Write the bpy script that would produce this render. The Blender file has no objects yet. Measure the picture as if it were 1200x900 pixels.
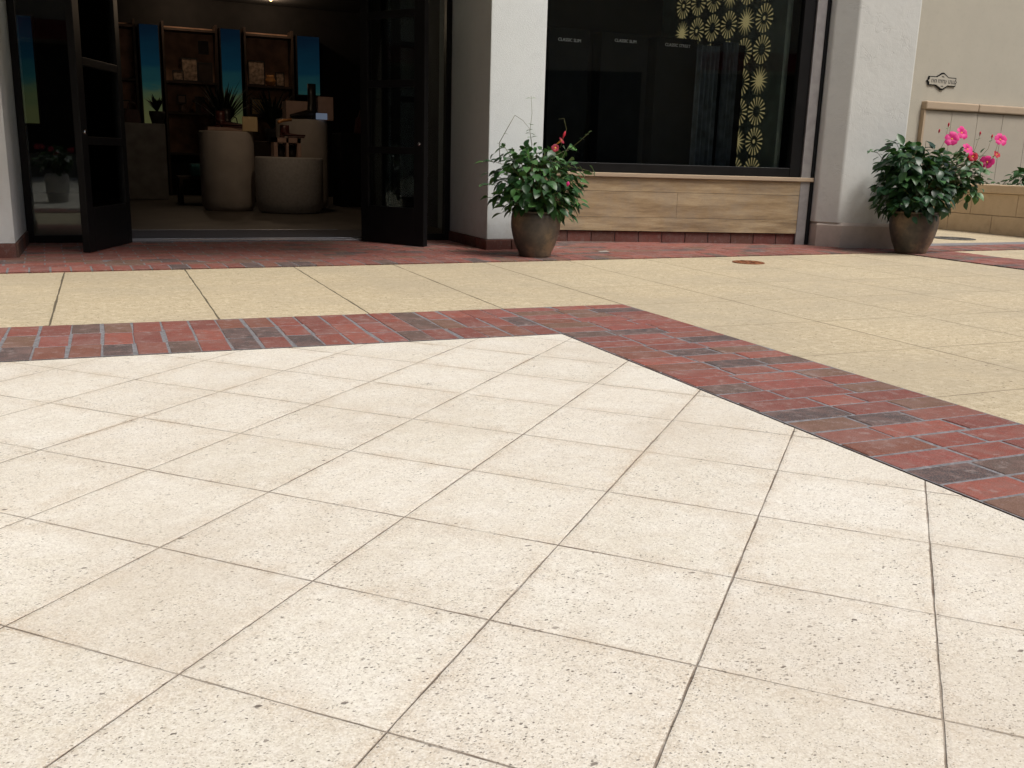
import bpy, bmesh, math, random
from mathutils import Vector, Matrix
random.seed(7)
R = math.radians
sc = bpy.context.scene
col = sc.collection

# ------------------------------------------------------------------ camera, sky, sun, exposure
cam = bpy.data.cameras.new('camera')
co = bpy.data.objects.new('camera', cam); col.objects.link(co)
rt = Vector((0.9200013, -0.3909109, 0.0280405)); fw = Vector((0.3863565, 0.8926201, -0.2322888)); up = Vector((0.0657747, 0.2245397, 0.9722426))
m = Matrix.Identity(4)
for i in range(3):
    m[i][0] = rt[i]; m[i][1] = up[i]; m[i][2] = -fw[i]
m[2][3] = 0.6635
co.matrix_world = m
cam.sensor_width = 36; cam.lens = 1103.36 / 1200 * 36
cam.clip_start = 0.05; cam.clip_end = 300
sc.camera = co

w = bpy.data.worlds.new('World'); sc.world = w; w.use_nodes = True
nt = w.node_tree; bg = nt.nodes['Background']
sky = nt.nodes.new('ShaderNodeTexSky'); sky.sky_type = 'NISHITA'; sky.sun_disc = False
SE, SA = 58, 150          # sun elevation; compass azimuth, measured from +Y towards +X
sky.sun_elevation = R(SE); sky.sun_rotation = R(SA); sky.dust_density = 6; sky.air_density = 1.0; sky.ozone_density = 1.0
nt.links.new(sky.outputs[0], bg.inputs[0]); bg.inputs[1].default_value = 0.10
sl = bpy.data.lights.new('sun', 'SUN'); sl.energy = 2.1; sl.angle = R(22); sl.color = (1, 0.975, 0.94)
so = bpy.data.objects.new('sun', sl); col.objects.link(so)
sd = Vector((math.sin(R(SA)) * math.cos(R(SE)), math.cos(R(SA)) * math.cos(R(SE)), math.sin(R(SE))))
so.rotation_euler = sd.to_track_quat('Z', 'Y').to_euler()
vs = sc.view_settings
vs.view_transform = 'Standard'; vs.look = 'None'; vs.gamma = 1; vs.use_curve_mapping = False
vs.exposure = 0.2

# ------------------------------------------------------------------ node helpers
class NT:
    def __init__(s, name):
        s.m = bpy.data.materials.new(name); s.m.use_nodes = True
        s.t = s.m.node_tree; s.t.nodes.clear()
        s.out = s.t.nodes.new('ShaderNodeOutputMaterial')
        s._oc = None
    def n(s, k, **kw):
        x = s.t.nodes.new('ShaderNode' + k)
        for a, b in kw.items(): setattr(x, a, b)
        return x
    def put(s, inp, v):
        if v is None: return
        if isinstance(v, bpy.types.NodeSocket): s.t.links.new(v, inp)
        elif isinstance(v, (tuple, list)):
            inp.default_value = tuple(v) + (1,) if len(inp.default_value) == 4 and len(v) == 3 else v
        else: inp.default_value = v
    def oc(s):
        if s._oc is None: s._oc = s.n('TexCoord').outputs['Object']
        return s._oc
    def M(s, op, a, b=None, c=None, clamp=False):
        x = s.n('Math', operation=op, use_clamp=clamp)
        for i, v in enumerate((a, b, c)): s.put(x.inputs[i], v)
        return x.outputs[0]
    def V(s, op, a, b=None):
        x = s.n('VectorMath', operation=op)
        s.put(x.inputs[0], a); s.put(x.inputs[1], b); return x.outputs[0]
    def sep(s, v):
        x = s.n('SeparateXYZ'); s.put(x.inputs[0], v); return x.outputs
    def comb(s, a, b, c=0.0):
        x = s.n('CombineXYZ'); s.put(x.inputs[0], a); s.put(x.inputs[1], b); s.put(x.inputs[2], c); return x.outputs[0]
    def noise(s, scale, detail=3, rough=.5, vec=None, colour=False):
        x = s.n('TexNoise'); s.put(x.inputs['Vector'], vec or s.oc()); x.inputs['Scale'].default_value = scale
        x.inputs['Detail'].default_value = detail; x.inputs['Roughness'].default_value = rough
        return x.outputs['Color' if colour else 'Fac']
    def vor(s, scale, vec=None, rnd=1.0):
        x = s.n('TexVoronoi'); s.put(x.inputs['Vector'], vec or s.oc()); x.inputs['Scale'].default_value = scale
        x.inputs['Randomness'].default_value = rnd
        return x.outputs['Distance'], x.outputs['Color']
    def ramp(s, f, stops, interp='LINEAR'):
        x = s.n('ValToRGB'); s.put(x.inputs[0], f); r = x.color_ramp; r.interpolation = interp
        while len(r.elements) < len(stops): r.elements.new(0.5)
        for e, (p, c) in zip(r.elements, stops):
            e.position = p; e.color = tuple(c) + (1,) if len(c) == 3 else c
        return x.outputs[0]
    def mr(s, v, a, b, c=0.0, d=1.0):
        x = s.n('MapRange'); s.put(x.inputs[0], v)
        for i, k in enumerate((a, b, c, d)): s.put(x.inputs[i + 1], k)
        return x.outputs[0]
    def mix(s, f, a, b, mode='MIX'):
        x = s.n('Mix', data_type='RGBA', blend_type=mode)
        s.put(x.inputs[0], f); s.put(x.inputs[6], a); s.put(x.inputs[7], b); return x.outputs[2]
    def island(s): return s.n('NewGeometry').outputs['Random Per Island']
    def bump(s, h, strength=.5, dist=.002, nrm=None):
        x = s.n('Bump'); s.put(x.inputs['Height'], h); x.inputs['Strength'].default_value = strength
        x.inputs['Distance'].default_value = dist
        if nrm: s.put(x.inputs['Normal'], nrm)
        return x.outputs[0]
    def pbr(s, c, rough=.6, nrm=None, metal=0.0, spec=.5, coat=0.0):
        x = s.n('BsdfPrincipled'); s.put(x.inputs['Base Color'], c); s.put(x.inputs['Roughness'], rough)
        s.put(x.inputs['Metallic'], metal); x.inputs['Specular IOR Level'].default_value = spec
        x.inputs['Coat Weight'].default_value = coat
        if nrm: s.put(x.inputs['Normal'], nrm)
        s.t.links.new(x.outputs[0], s.out.inputs[0]); return x

def simple(name, c, rough=.6, metal=0.0, nscale=30, var=.15, bump=.0, spec=.5, coat=0):
    a = NT(name)
    n = a.noise(nscale, 4)
    cc = a.mix(a.mr(n, .3, .7), tuple(v * (1 - var) for v in c), tuple(min(1, v * (1 + var)) for v in c))
    a.pbr(cc, rough, a.bump(n, .4, bump) if bump else None, metal, spec, coat)
    return a.m

# ---- pale plaza tiles laid on the diagonal
def mat_tiles():
    a = NT('pale_shell_stone')
    S = .305; h = math.sqrt(.5)
    P = a.oc()
    wob = a.V('SCALE', a.V('SUBTRACT', a.noise(22, 3, colour=True), (.5, .5, .5)))
    wob.node.inputs['Scale'].default_value = .0022
    P2 = a.V('ADD', P, wob)
    x, y, z = a.sep(P2)
    dx = a.M('SUBTRACT', x, .04899); dy = a.M('SUBTRACT', y, 1.1684)
    u = a.M('DIVIDE', a.M('SUBTRACT', a.M('MULTIPLY', dx, h), a.M('MULTIPLY', dy, h)), S)
    v = a.M('DIVIDE', a.M('ADD', a.M('MULTIPLY', dx, h), a.M('MULTIPLY', dy, h)), S)
    cell = a.comb(a.M('FLOOR', u), a.M('FLOOR', v), 0.0)
    wn = a.n('TexWhiteNoise'); a.put(wn.inputs['Vector'], cell); rv, rc = wn.outputs['Value'], wn.outputs['Color']
    r1, r2, r3 = a.sep(rc)
    def edge(q):
        f = a.M('FRACT', q); return a.M('MULTIPLY', a.M('MINIMUM', f, a.M('SUBTRACT', 1.0, f)), S)
    eu, ev = edge(u), edge(v)
    wide = a.noise(6, 4, .65)
    wu = a.M('MULTIPLY', a.mr(wide, .35, .66, -.0001, .0016), a.mr(x, -.4, 1.1, .45, 1.0)); wv = a.mr(a.noise(4, 2, vec=a.V('ADD', P, (5, 3, 1))), .35, .66, -.0003, .0014)
    def soft(e, ww):
        return a.mr(a.M('SUBTRACT', e, ww), 0.0, .0013, 1.0, 0.0)
    joint = a.M('MAXIMUM', soft(eu, wu), a.M('MULTIPLY', soft(ev, wv), .95))
    chip = a.mr(a.noise(60, 3, .8, vec=a.V('ADD', P, (1, 1, 6))), .60, .70, 0, 1)
    joint = a.M('MAXIMUM', joint, a.M('MULTIPLY', a.mr(a.M('MINIMUM', eu, ev), .002, .0045, 1, 0), a.M('MULTIPLY', chip, .8)))
    e = a.M('MINIMUM', eu, ev)
    # chipped rounded arris
    # stain along the tile edges
    n4 = a.noise(4.0, 4, .6); n12 = a.noise(14, 4, .65); n60 = a.noise(70, 4, .7); n300 = a.noise(330, 2, .6)
    tile = a.mix(rv, (.675, .635, .525), (.75, .72, .625))
    tile = a.mix(a.M('MULTIPLY', r2, .55), tile, (.70, .635, .525))
    tile = a.mix(a.mr(n12, .45, .68, 0, .38), tile, (.64, .57, .455))
    tile = a.mix(a.mr(n4, .48, .66, 0, .42), tile, (.80, .78, .71))
    st = a.M('MULTIPLY', a.mr(e, 0.0, .055, 1.0, 0.0), a.mr(n12, .36, .62, .05, .62))
    tile = a.mix(st, tile, (.55, .45, .325))
    rust = a.M('MULTIPLY', a.mr(e, 0.0, .014, 1.0, 0.0), a.mr(a.noise(3.1, 3, vec=a.V('ADD', P, (9, 2, 4))), .53, .66, 0, .7))
    tile = a.mix(rust, tile, (.42, .29, .15))
    tile = a.mix(a.mr(a.noise(26, 5, .75), .50, .66, 0, .40), tile, (.82, .80, .74))
    tile = a.mix(a.mr(n60, .38, .68, .0, .34), tile, (.47, .42, .35))
    tile = a.mix(a.mr(a.noise(150, 3, .65, vec=a.V('ADD', P, (3, 1, 7))), .45, .68, 0, .42), tile, (.43, .375, .30))
    tile = a.mix(a.mr(n300, .42, .66, 0, .55), tile, (.88, .855, .77))
    dens = a.M('ADD', a.mr(a.noise(6, 3, .6), .35, .7, .75, 1.1), a.mr(r3, 0, 1, -.1, .12))
    # pits, elongated, in three sizes
    Q = a.V('ADD', P, a.V('SCALE', a.V('SUBTRACT', a.noise(130, 2, colour=True), (.5, .5, .5))))
    Q.node.inputs[1].links[0].from_node.inputs['Scale'].default_value = .007
    mp = a.n('Mapping'); a.put(mp.inputs[0], Q); mp.inputs['Rotation'].default_value = (0, 0, R(25)); mp.inputs['Scale'].default_value = (1, 1.9, 1); Qm = mp.outputs[0]
    def pits(sc_, lo, hi, thr):
        d, c = a.vor(sc_, Qm); cr, cg, cb = a.sep(c)
        rad = a.M('MULTIPLY', a.mr(cr, lo, 1.0, 0.0, hi), dens)
        return a.M('MULTIPLY', a.mr(a.M('SUBTRACT', rad, d), 0.0, thr, 0, 1), a.mr(cg, 0, 1, .55, 1))
    p0 = pits(26, .93, .22, .04); p1 = a.M('MAXIMUM', p0, pits(55, .84, .25, .04)); p2 = pits(125, .55, .35, .05); p3 = pits(240, .33, .46, .07)
    c = a.mix(a.M('MULTIPLY', p3, .7), tile, (.22, .18, .135))
    c = a.mix(a.M('MULTIPLY', p2, .92), c, (.085, .067, .05))
    c = a.mix(a.M('MULTIPLY', p1, .95), c, (.10, .08, .065))
    c = a.mix(a.M('MULTIPLY', joint, a.mr(a.noise(9, 4, .7), .35, .65, .5, .97)), c, a.mix(wide, (.06, .04, .026), (.16, .105, .065)))
    sd_, sc3 = a.vor(2.3, a.V('ADD', P, (.3, .1, 0))); sr, sg, sb = a.sep(sc3)
    scuff = a.M('MULTIPLY', a.M('MULTIPLY', a.mr(sd_, .02, .06, 1, 0), a.mr(sr, .45, .5)), a.mr(a.noise(90, 4, .8), .5, .6))
    c = a.mix(a.M('MULTIPLY', scuff, .8), c, (.10, .085, .07))
    bl = a.M('MULTIPLY', a.mr(a.noise(1.3, 5, .7, vec=a.V('ADD', P, (4, 9, 2))), .52, .66, 0, .30), 1.0)
    c = a.mix(bl, c, (.50, .43, .33))
    pit = a.M('MAXIMUM', a.M('MAXIMUM', p1, p2), a.M('MULTIPLY', p3, .5))
    hgt = a.M('SUBTRACT', a.M('ADD', a.M('MULTIPLY', n60, .35), a.M('MULTIPLY', n300, .3)), a.M('MULTIPLY', pit, .9))
    hgt = a.M('SUBTRACT', hgt, a.M('MULTIPLY', joint, 1.6))
    hgt = a.M('ADD', hgt, a.M('MULTIPLY', a.mr(e, .002, .008), .6))
    tilt = a.V('SCALE', a.V('SUBTRACT', rc, (.5, .5, .5))); tilt.node.inputs['Scale'].default_value = .03
    g = a.n('NewGeometry')
    nrm = a.V('NORMALIZE', a.V('ADD', g.outputs['Normal'], tilt))
    a.pbr(c, a.mr(n60, .3, .7, .62, .85), a.bump(hgt, .75, .0016, nrm), spec=.35)
    return a.m

# ---- cream walkway slabs
def mat_cream():
    a = NT('cream_concrete')
    P = a.oc()
    wob = a.V('SCALE', a.V('SUBTRACT', a.noise(9, 3, colour=True), (.5, .5, .5))); wob.node.inputs['Scale'].default_value = .008
    x, y, z = a.sep(a.V('ADD', P, wob))
    u = a.M('DIVIDE', a.M('SUBTRACT', x, .40), .62); v = a.M('DIVIDE', a.M('SUBTRACT', y, .79), .62)
    def edge(q):
        f = a.M('FRACT', q); return a.M('MULTIPLY', a.M('MINIMUM', f, a.M('SUBTRACT', 1.0, f)), .62)
    eu, ev = edge(u), edge(v)
    wn = a.n('TexWhiteNoise'); a.put(wn.inputs['Vector'], a.comb(a.M('FLOOR', u), a.M('FLOOR', v), 0.0)); rv = wn.outputs['Value']
    ju = a.mr(a.M('SUBTRACT', eu, a.mr(a.noise(3, 2), .3, .7, .001, .0045)), 0, .002, 1, 0)
    right = a.mr(x, 2.1, 2.3)
    jv = a.M('MULTIPLY', a.mr(a.M('SUBTRACT', ev, a.mr(a.noise(2.3, 2), .35, .7, 0, .003)), 0, .002, 1, 0), a.mr(right, 0, 1, .12, .6))
    # strong joints on the left part of the walk, filled joints on the right
    ju = a.M('MULTIPLY', ju, a.mr(x, .9, 3.4, 1.0, .62))
    j = a.M('MAXIMUM', ju, jv)
    n1 = a.noise(1.6, 4, .6); n2 = a.noise(11, 4, .6); n3 = a.noise(90, 4, .75); n4 = a.noise(300, 2)
    c = a.mix(rv, (.475, .385, .24), (.56, .465, .30))
    c = a.mix(a.mr(n1, .4, .68, 0, .7), c, (.43, .37, .255))
    c = a.mix(a.mr(a.noise(32, 4, .7), .45, .7, 0, .35), c, (.38, .31, .20))
    c = a.mix(a.mr(n2, .4, .72, 0, .4), c, (.63, .545, .365))
    c = a.mix(a.mr(n3, .44, .66, 0, .62), c, (.30, .24, .145))
    c = a.mix(a.mr(n4, .48, .66, 0, .6), c, (.76, .70, .55))
    sv = a.comb(a.M('MULTIPLY', a.sep(P)[0], 7.0), a.M('MULTIPLY', a.sep(P)[1], 38.0), 0.0)
    c = a.mix(a.mr(a.noise(1.0, 4, .7, vec=sv), .50, .68, 0, .42), c, (.36, .30, .19))
    c = a.mix(a.mr(a.noise(24, 5, .75), .50, .62, 0, .6), c, (.68, .60, .43))
    c = a.mix(a.mr(a.noise(46, 4, .8, vec=a.V('ADD', P, (2, 7, 3))), .52, .64, 0, .62), c, (.29, .225, .13))
    c = a.mix(a.mr(a.noise(.9, 5, .7, vec=a.V('ADD', P, (8, 2, 1))), .45, .62, 0, .5), c, (.40, .345, .25))
    d, cc = a.vor(60); cr, cg, cb = a.sep(cc)
    pit = a.M('MULTIPLY', a.mr(a.M('SUBTRACT', a.mr(cr, .8, 1, 0, .33), d), 0, .06), 1.0)
    c = a.mix(a.M('MULTIPLY', pit, .75), c, (.13, .10, .06))
    st = a.M('MULTIPLY', a.mr(a.M('MINIMUM', eu, ev), 0, .03, 1, 0), a.mr(n2, .4, .7, 0, .45))
    c = a.mix(st, c, (.42, .34, .21))
    c = a.mix(a.M('MULTIPLY', j, .9), c, (.09, .075, .05))
    hgt = a.M('SUBTRACT', a.M('ADD', a.M('MULTIPLY', n3, .6), a.M('MULTIPLY', n4, .3)), a.M('ADD', a.M('MULTIPLY', j, 2.0), pit))
    a.pbr(c, .8, a.bump(hgt, .7, .0015), spec=.3)
    return a.m

def mat_brick(name='clay_paver', dull=0.0, dark=0.0):
    a = NT(name)
    r = a.island()
    c = a.ramp(r, [(0, (.235, .058, .042)), (.17, (.29, .078, .055)), (.30, (.19, .05, .04)), (.44, (.26, .068, .055)),
                   (.56, (.23, .08, .06)), (.68, (.19, .068, .043)), (.77, (.155, .09, .058)), (.84, (.085, .068, .058)), (.92, (.055, .055, .058))], 'CONSTANT')
    n1 = a.noise(9, 4, .65); n2 = a.noise(60, 4, .7); n3 = a.noise(350, 2, .6)
    c = a.mix(a.mr(n2, .38, .66, 0, .45), c, (.11, .052, .042))
    c = a.mix(a.mr(n1, .45, .7, 0, .5), c, (.25, .155, .135))
    c = a.mix(a.mr(a.noise(28, 5, .75), .54, .66, 0, .5 + dull), c, (.33, .28, .26))
    c = a.mix(a.mr(n3, .45, .68, 0, .45), c, (.36, .23, .19))
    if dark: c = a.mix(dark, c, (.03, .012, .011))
    h = a.M('ADD', a.M('MULTIPLY', n2, .8), a.M('MULTIPLY', n3, .4))
    a.pbr(c, .78, a.bump(h, .8, .0018), spec=.3)
    return a.m

def mat_stucco(name, c0, amp=.003, sc1=160, swirl=False, dirt=(.4, .37, .33), dirt_amt=.35, spec=.25):
    a = NT(name)
    n1 = a.noise(sc1, 3, .6); n2 = a.noise(2.2, 5, .6); n3 = a.noise(14, 4, .6)
    c = a.mix(a.mr(n2, .35, .7, 0, .5), c0, tuple(v * .86 for v in c0))
    c = a.mix(a.mr(n3, .55, .8, 0, .3), c, tuple(v * .72 for v in c0))
    P = a.oc(); x, y, z = a.sep(P)
    grime = a.M('MULTIPLY', a.mr(z, .05, .7, 1, 0), a.mr(a.noise(7, 5, .7), .35, .68, .1, 1.3))
    c = a.mix(a.M('MULTIPLY', grime, dirt_amt), c, dirt)
    h = n1
    if swirl:
        q = a.V('ADD', P, a.V('SCALE', a.noise(4, 3, colour=True)))
        q.node.inputs[1].links[0].from_node.inputs['Scale'].default_value = .5
        s1 = a.noise(5, 3, .6, vec=q)
        gv = a.mr(a.M('ABSOLUTE', a.M('SUBTRACT', s1, .5)), 0, .025, 1, 0)
        gv = a.M('MULTIPLY', gv, a.mr(a.noise(3, 2), .5, .62))
        c = a.mix(a.M('MULTIPLY', gv, .16), c, tuple(v * .6 for v in c0))
        h = a.M('SUBTRACT', a.M('ADD', a.M('MULTIPLY', n1, .25), a.M('MULTIPLY', n3, .9)), a.M('MULTIPLY', gv, .25))
    a.pbr(c, .85, a.bump(h, .7, amp), spec=spec)
    return a.m

def mat_plank():
    a = NT('tan_travertine')
    r = a.island()
    x, y, z = a.sep(a.oc())
    base = a.comb(a.M('ADD', a.M('MULTIPLY', x, 1.1), a.M('MULTIPLY', r, 17)), a.M('MULTIPLY', y, 1.1), a.M('MULTIPLY', z, 9))
    n1 = a.noise(2.2, 5, .65, vec=base); n2 = a.noise(16, 4, .6, vec=base)
    c = a.ramp(n1, [(.34, (.20, .14, .078)), (.5, (.36, .27, .155)), (.62, (.47, .375, .235))])
    c = a.mix(a.mr(n2, .5, .75, 0, .5), c, (.25, .17, .10))
    c = a.mix(a.M('MULTIPLY', r, .4), c, (.32, .225, .125))
    c = a.mix(a.mr(a.noise(3.5, 5, .75), .45, .68, 0, .55), c, (.27, .235, .185))
    c = a.mix(a.mr(a.noise(60, 4, .7, vec=base), .5, .7, 0, .4), c, (.15, .11, .07))
    a.pbr(c, .6, a.bump(n2, .4, .001), spec=.35)
    return a.m

def mat_glass(name, tint=(1, 1, 1), gl=1.0):
    a = NT(name)
    t = a.n('BsdfTransparent'); a.put(t.inputs[0], tint)
    g = a.n('BsdfGlossy'); a.put(g.inputs[0], (.9, .95, .95)); g.inputs['Roughness'].default_value = .015
    f = a.n('Fresnel'); f.inputs[0].default_value = 1.5
    x = a.n('MixShader'); a.put(x.inputs[0], a.M('MULTIPLY', f.outputs[0], gl, clamp=True))
    a.t.links.new(t.outputs[0], x.inputs[1]); a.t.links.new(g.outputs[0], x.inputs[2]); a.t.links.new(x.outputs[0], a.out.inputs[0])
    return a.m

def mat_glaze():
    a = NT('bronze_glaze')
    n1 = a.noise(5, 4, .6); n2 = a.noise(26, 5, .7); n3 = a.noise(160, 3)
    c = a.ramp(n1, [(.32, (.035, .03, .027)), (.48, (.085, .065, .05)), (.62, (.20, .14, .085))])
    c = a.mix(a.mr(n2, .45, .7, 0, .6), c, (.055, .047, .042))
    a.pbr(c, a.mr(n2, .3, .7, .32, .6), a.bump(a.M('ADD', n2, a.M('MULTIPLY', n3, .3)), .35, .0015), spec=.5)
    return a.m

def mat_leaf(name, dark, mid, light, rough=.32):
    a = NT(name)
    r = a.island()
    c = a.ramp(r, [(0, dark), (.55, mid), (.9, light), (1, tuple(v * 1.25 for v in light))])
    c = a.mix(a.mr(a.noise(40, 3), .35, .7, 0, .35), c, tuple(v * .7 for v in mid))
    b = a.n('BsdfPrincipled'); a.put(b.inputs['Base Color'], c); b.inputs['Roughness'].default_value = rough
    b.inputs['Specular IOR Level'].default_value = .5
    a.put(b.inputs['Normal'], a.bump(a.noise(90, 2), .25, .001))
    tr = a.n('BsdfTranslucent'); a.put(tr.inputs[0], a.mix(.5, c, (.12, .3, .03)))
    x = a.n('MixShader'); x.inputs[0].default_value = .12
    a.t.links.new(b.outputs[0], x.inputs[1]); a.t.links.new(tr.outputs[0], x.inputs[2]); a.t.links.new(x.outputs[0], a.out.inputs[0])
    return a.m

def mat_petal(name, c1, c2):
    a = NT(name)
    c = a.mix(a.mr(a.noise(30, 3), .35, .7), c1, c2)
    b = a.n('BsdfPrincipled'); a.put(b.inputs['Base Color'], c); b.inputs['Roughness'].default_value = .55
    tr = a.n('BsdfTranslucent'); a.put(tr.inputs[0], c)
    x = a.n('MixShader'); x.inputs[0].default_value = .25
    a.t.links.new(b.outputs[0], x.inputs[1]); a.t.links.new(tr.outputs[0], x.inputs[2]); a.t.links.new(x.outputs[0], a.out.inputs[0])
    return a.m

def mat_skypanel():
    a = NT('backlit_sky_print')
    x, y, z = a.sep(a.oc())
    n = a.noise(2.5, 4, .6, vec=a.comb(x, y, a.M('MULTIPLY', z, 4)))
    f = a.M('ADD', a.mr(z, 1.1, 2.3), a.M('MULTIPLY', a.M('SUBTRACT', n, .5), .35))
    c = a.ramp(f, [(0, (.22, .23, .09)), (.2, (.15, .20, .09)), (.36, (.03, .13, .13)), (.62, (.010, .065, .11)), (1, (.008, .028, .06))])
    e = a.n('Emission'); a.put(e.inputs[0], c); e.inputs[1].default_value = .19
    a.t.links.new(e.outputs[0], a.out.inputs[0])
    return a.m

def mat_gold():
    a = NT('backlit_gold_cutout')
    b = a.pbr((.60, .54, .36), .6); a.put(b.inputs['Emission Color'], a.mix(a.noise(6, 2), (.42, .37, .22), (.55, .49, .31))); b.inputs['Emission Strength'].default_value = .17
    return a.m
def mat_emit(name, c, s):
    a = NT(name); e = a.n('Emission'); a.put(e.inputs[0], c); e.inputs[1].default_value = s
    a.t.links.new(e.outputs[0], a.out.inputs[0]); return a.m

MT = dict(
    tiles=mat_tiles(), cream=mat_cream(), brick=mat_brick(),
    mortar=simple('grey_mortar', (.19, .187, .195), .9, nscale=90, var=.35, bump=.002),
    basebrick=mat_brick('dark_base_brick', 0, .5),  # base bricks are a darker maroon than the pavers
    white=mat_stucco('white_stucco', (.64, .685, .69), .0042, 170, dirt_amt=.25),
    pier=mat_stucco('smooth_grey_plaster', (.635, .655, .635), .004, 260, swirl=True, dirt=(.45, .42, .38)),
    plinth=mat_stucco('grey_plinth_stone', (.56, .49, .43), .002, 220, dirt=(.3, .27, .24)),
    beige=mat_stucco('beige_plaster', (.43, .405, .335), .003, 180, dirt_amt=.1),
    cap=mat_stucco('tan_cast_stone', (.42, .33, .235), .002, 120, dirt_amt=.0),
    panel=mat_stucco('pale_stone_panel', (.42, .38, .31), .002, 120, dirt_amt=.0),
    planter=mat_stucco('warm_coral_stone', (.58, .45, .305), .005, 70, dirt=(.3, .21, .13), dirt_amt=.3),
    plank=mat_plank(), glass=mat_glass('clear_glass', (.88, .91, .90), .9), doorglass=mat_glass('door_glass', (.7, .73, .73), 1.0),
    black=simple('black_metal_paint', (.007, .007, .0075), .45, var=.2, nscale=8, spec=.2),
    blackmatt=simple('black_matt', (.008, .009, .010), .75, var=.3, nscale=8, spec=.15),
    greymetal=simple('grey_metal_strip', (.30, .29, .29), .5, .4, nscale=14),
    alu=simple('brushed_aluminium', (.42, .44, .48), .35, .9, nscale=60),
    chrome=simple('dull_chrome', (.5, .5, .5), .25, 1.0),
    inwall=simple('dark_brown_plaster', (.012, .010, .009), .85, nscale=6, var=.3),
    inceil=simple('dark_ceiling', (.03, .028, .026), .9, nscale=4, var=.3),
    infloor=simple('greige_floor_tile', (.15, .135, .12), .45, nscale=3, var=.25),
    shelfwood=simple('dark_shelf_wood', (.05, .03, .02), .6, nscale=10, var=.3),
    shelfback=simple('warm_shelf_board', (.34, .20, .13), .8, nscale=6, var=.35),
    drum=simple('beige_plaster_drum', (.50, .455, .415), .8, nscale=5, var=.12),
    drum2=simple('grey_woven_drum', (.46, .445, .43), .85, nscale=40, var=.12, bump=.001),
    leather=simple('oxblood_leather', (.07, .018, .014), .4, nscale=25, var=.3),
    darkleather=simple('dark_leather', (.018, .013, .011), .4, nscale=25, var=.3),
    box=simple('blush_card', (.40, .27, .22), .7, nscale=10, var=.1),
    card=simple('cream_card', (.62, .47, .26), .7, nscale=10, var=.06),
    frame=simple('black_frame', (.02, .015, .012), .5),
    art=simple('faded_print', (.42, .30, .22), .8, nscale=22, var=.6),
    mat=simple('blue_grey_mat', (.055, .062, .085), .7, nscale=90, var=.3),
    teal=simple('teal_cloth', (.06, .22, .24), .8, nscale=15, var=.3),
    amber=simple('amber_ceramic', (.55, .26, .09), .4, nscale=12, var=.3),
    counter=simple('grey_counter', (.34, .335, .33), .7, nscale=8, var=.2),
    stone_dark=simple('dark_grey_stone', (.05, .05, .05), .7, nscale=12, var=.25),
    curtain=simple('slate_blue_cloth', (.075, .09, .105), .9, nscale=12, var=.35),
    screen=simple('dark_green_screen', (.16, .19, .17), .7, nscale=6, var=.25),
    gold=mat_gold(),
    letter=simple('white_lettering', (.75, .75, .75), .6, var=.05),
    rust=None, iron=simple('cast_iron_grey', (.10, .095, .085), .7, .3, nscale=40, var=.4, bump=.003),
    glaze=mat_glaze(), soil=simple('dark_soil', (.03, .02, .013), .95, nscale=80, var=.6, bump=.01),
    leaf=mat_leaf('glossy_leaf', (.014, .045, .016), (.030, .095, .030), (.085, .20, .055), .38),
    leaf2=mat_leaf('deep_glossy_leaf', (.010, .034, .014), (.018, .065, .025), (.055, .135, .040), .38),
    sprig=simple('green_brown_stem', (.10, .11, .035), .7, nscale=60, var=.4),
    pink=mat_petal('magenta_petal', (.80, .035, .28), (.62, .015, .20)),
    red=mat_petal('red_petal', (.62, .02, .05), (.45, .02, .05)),
    redm=mat_petal('dull_red_petal', (.38, .03, .06), (.28, .02, .05)),
    throat=simple('yellow_throat', (.7, .35, .05), .6),
    paper=simple('scuffed_paper', (.62, .60, .57), .8, nscale=50, var=.15),
    palm=simple('dark_frond', (.012, .022, .012), .6, nscale=20, var=.4),
    awning=simple('red_awning_cloth', (.28, .02, .02), .8, var=.2),
    tan=mat_stucco('tan_stucco', (.30, .26, .20), .003, 120, dirt_amt=.2),
    bulb=mat_emit('warm_bulb', (1, .62, .28), 5.0),
    whitepot=simple('off_white_glaze', (.55, .53, .50), .45, nscale=6, var=.1),
    screenlit=mat_emit('lit_label_screen', (.45, .55, .75), .16),
)
def mat_rust():
    a = NT('rusted_iron')
    n = a.noise(38, 4, .7)
    c = a.ramp(n, [(.3, (.06, .02, .01)), (.5, (.20, .065, .022)), (.65, (.33, .125, .04))])
    a.pbr(c, .8, a.bump(n, .6, .004)); return a.m
MT['rust'] = mat_rust()

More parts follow.
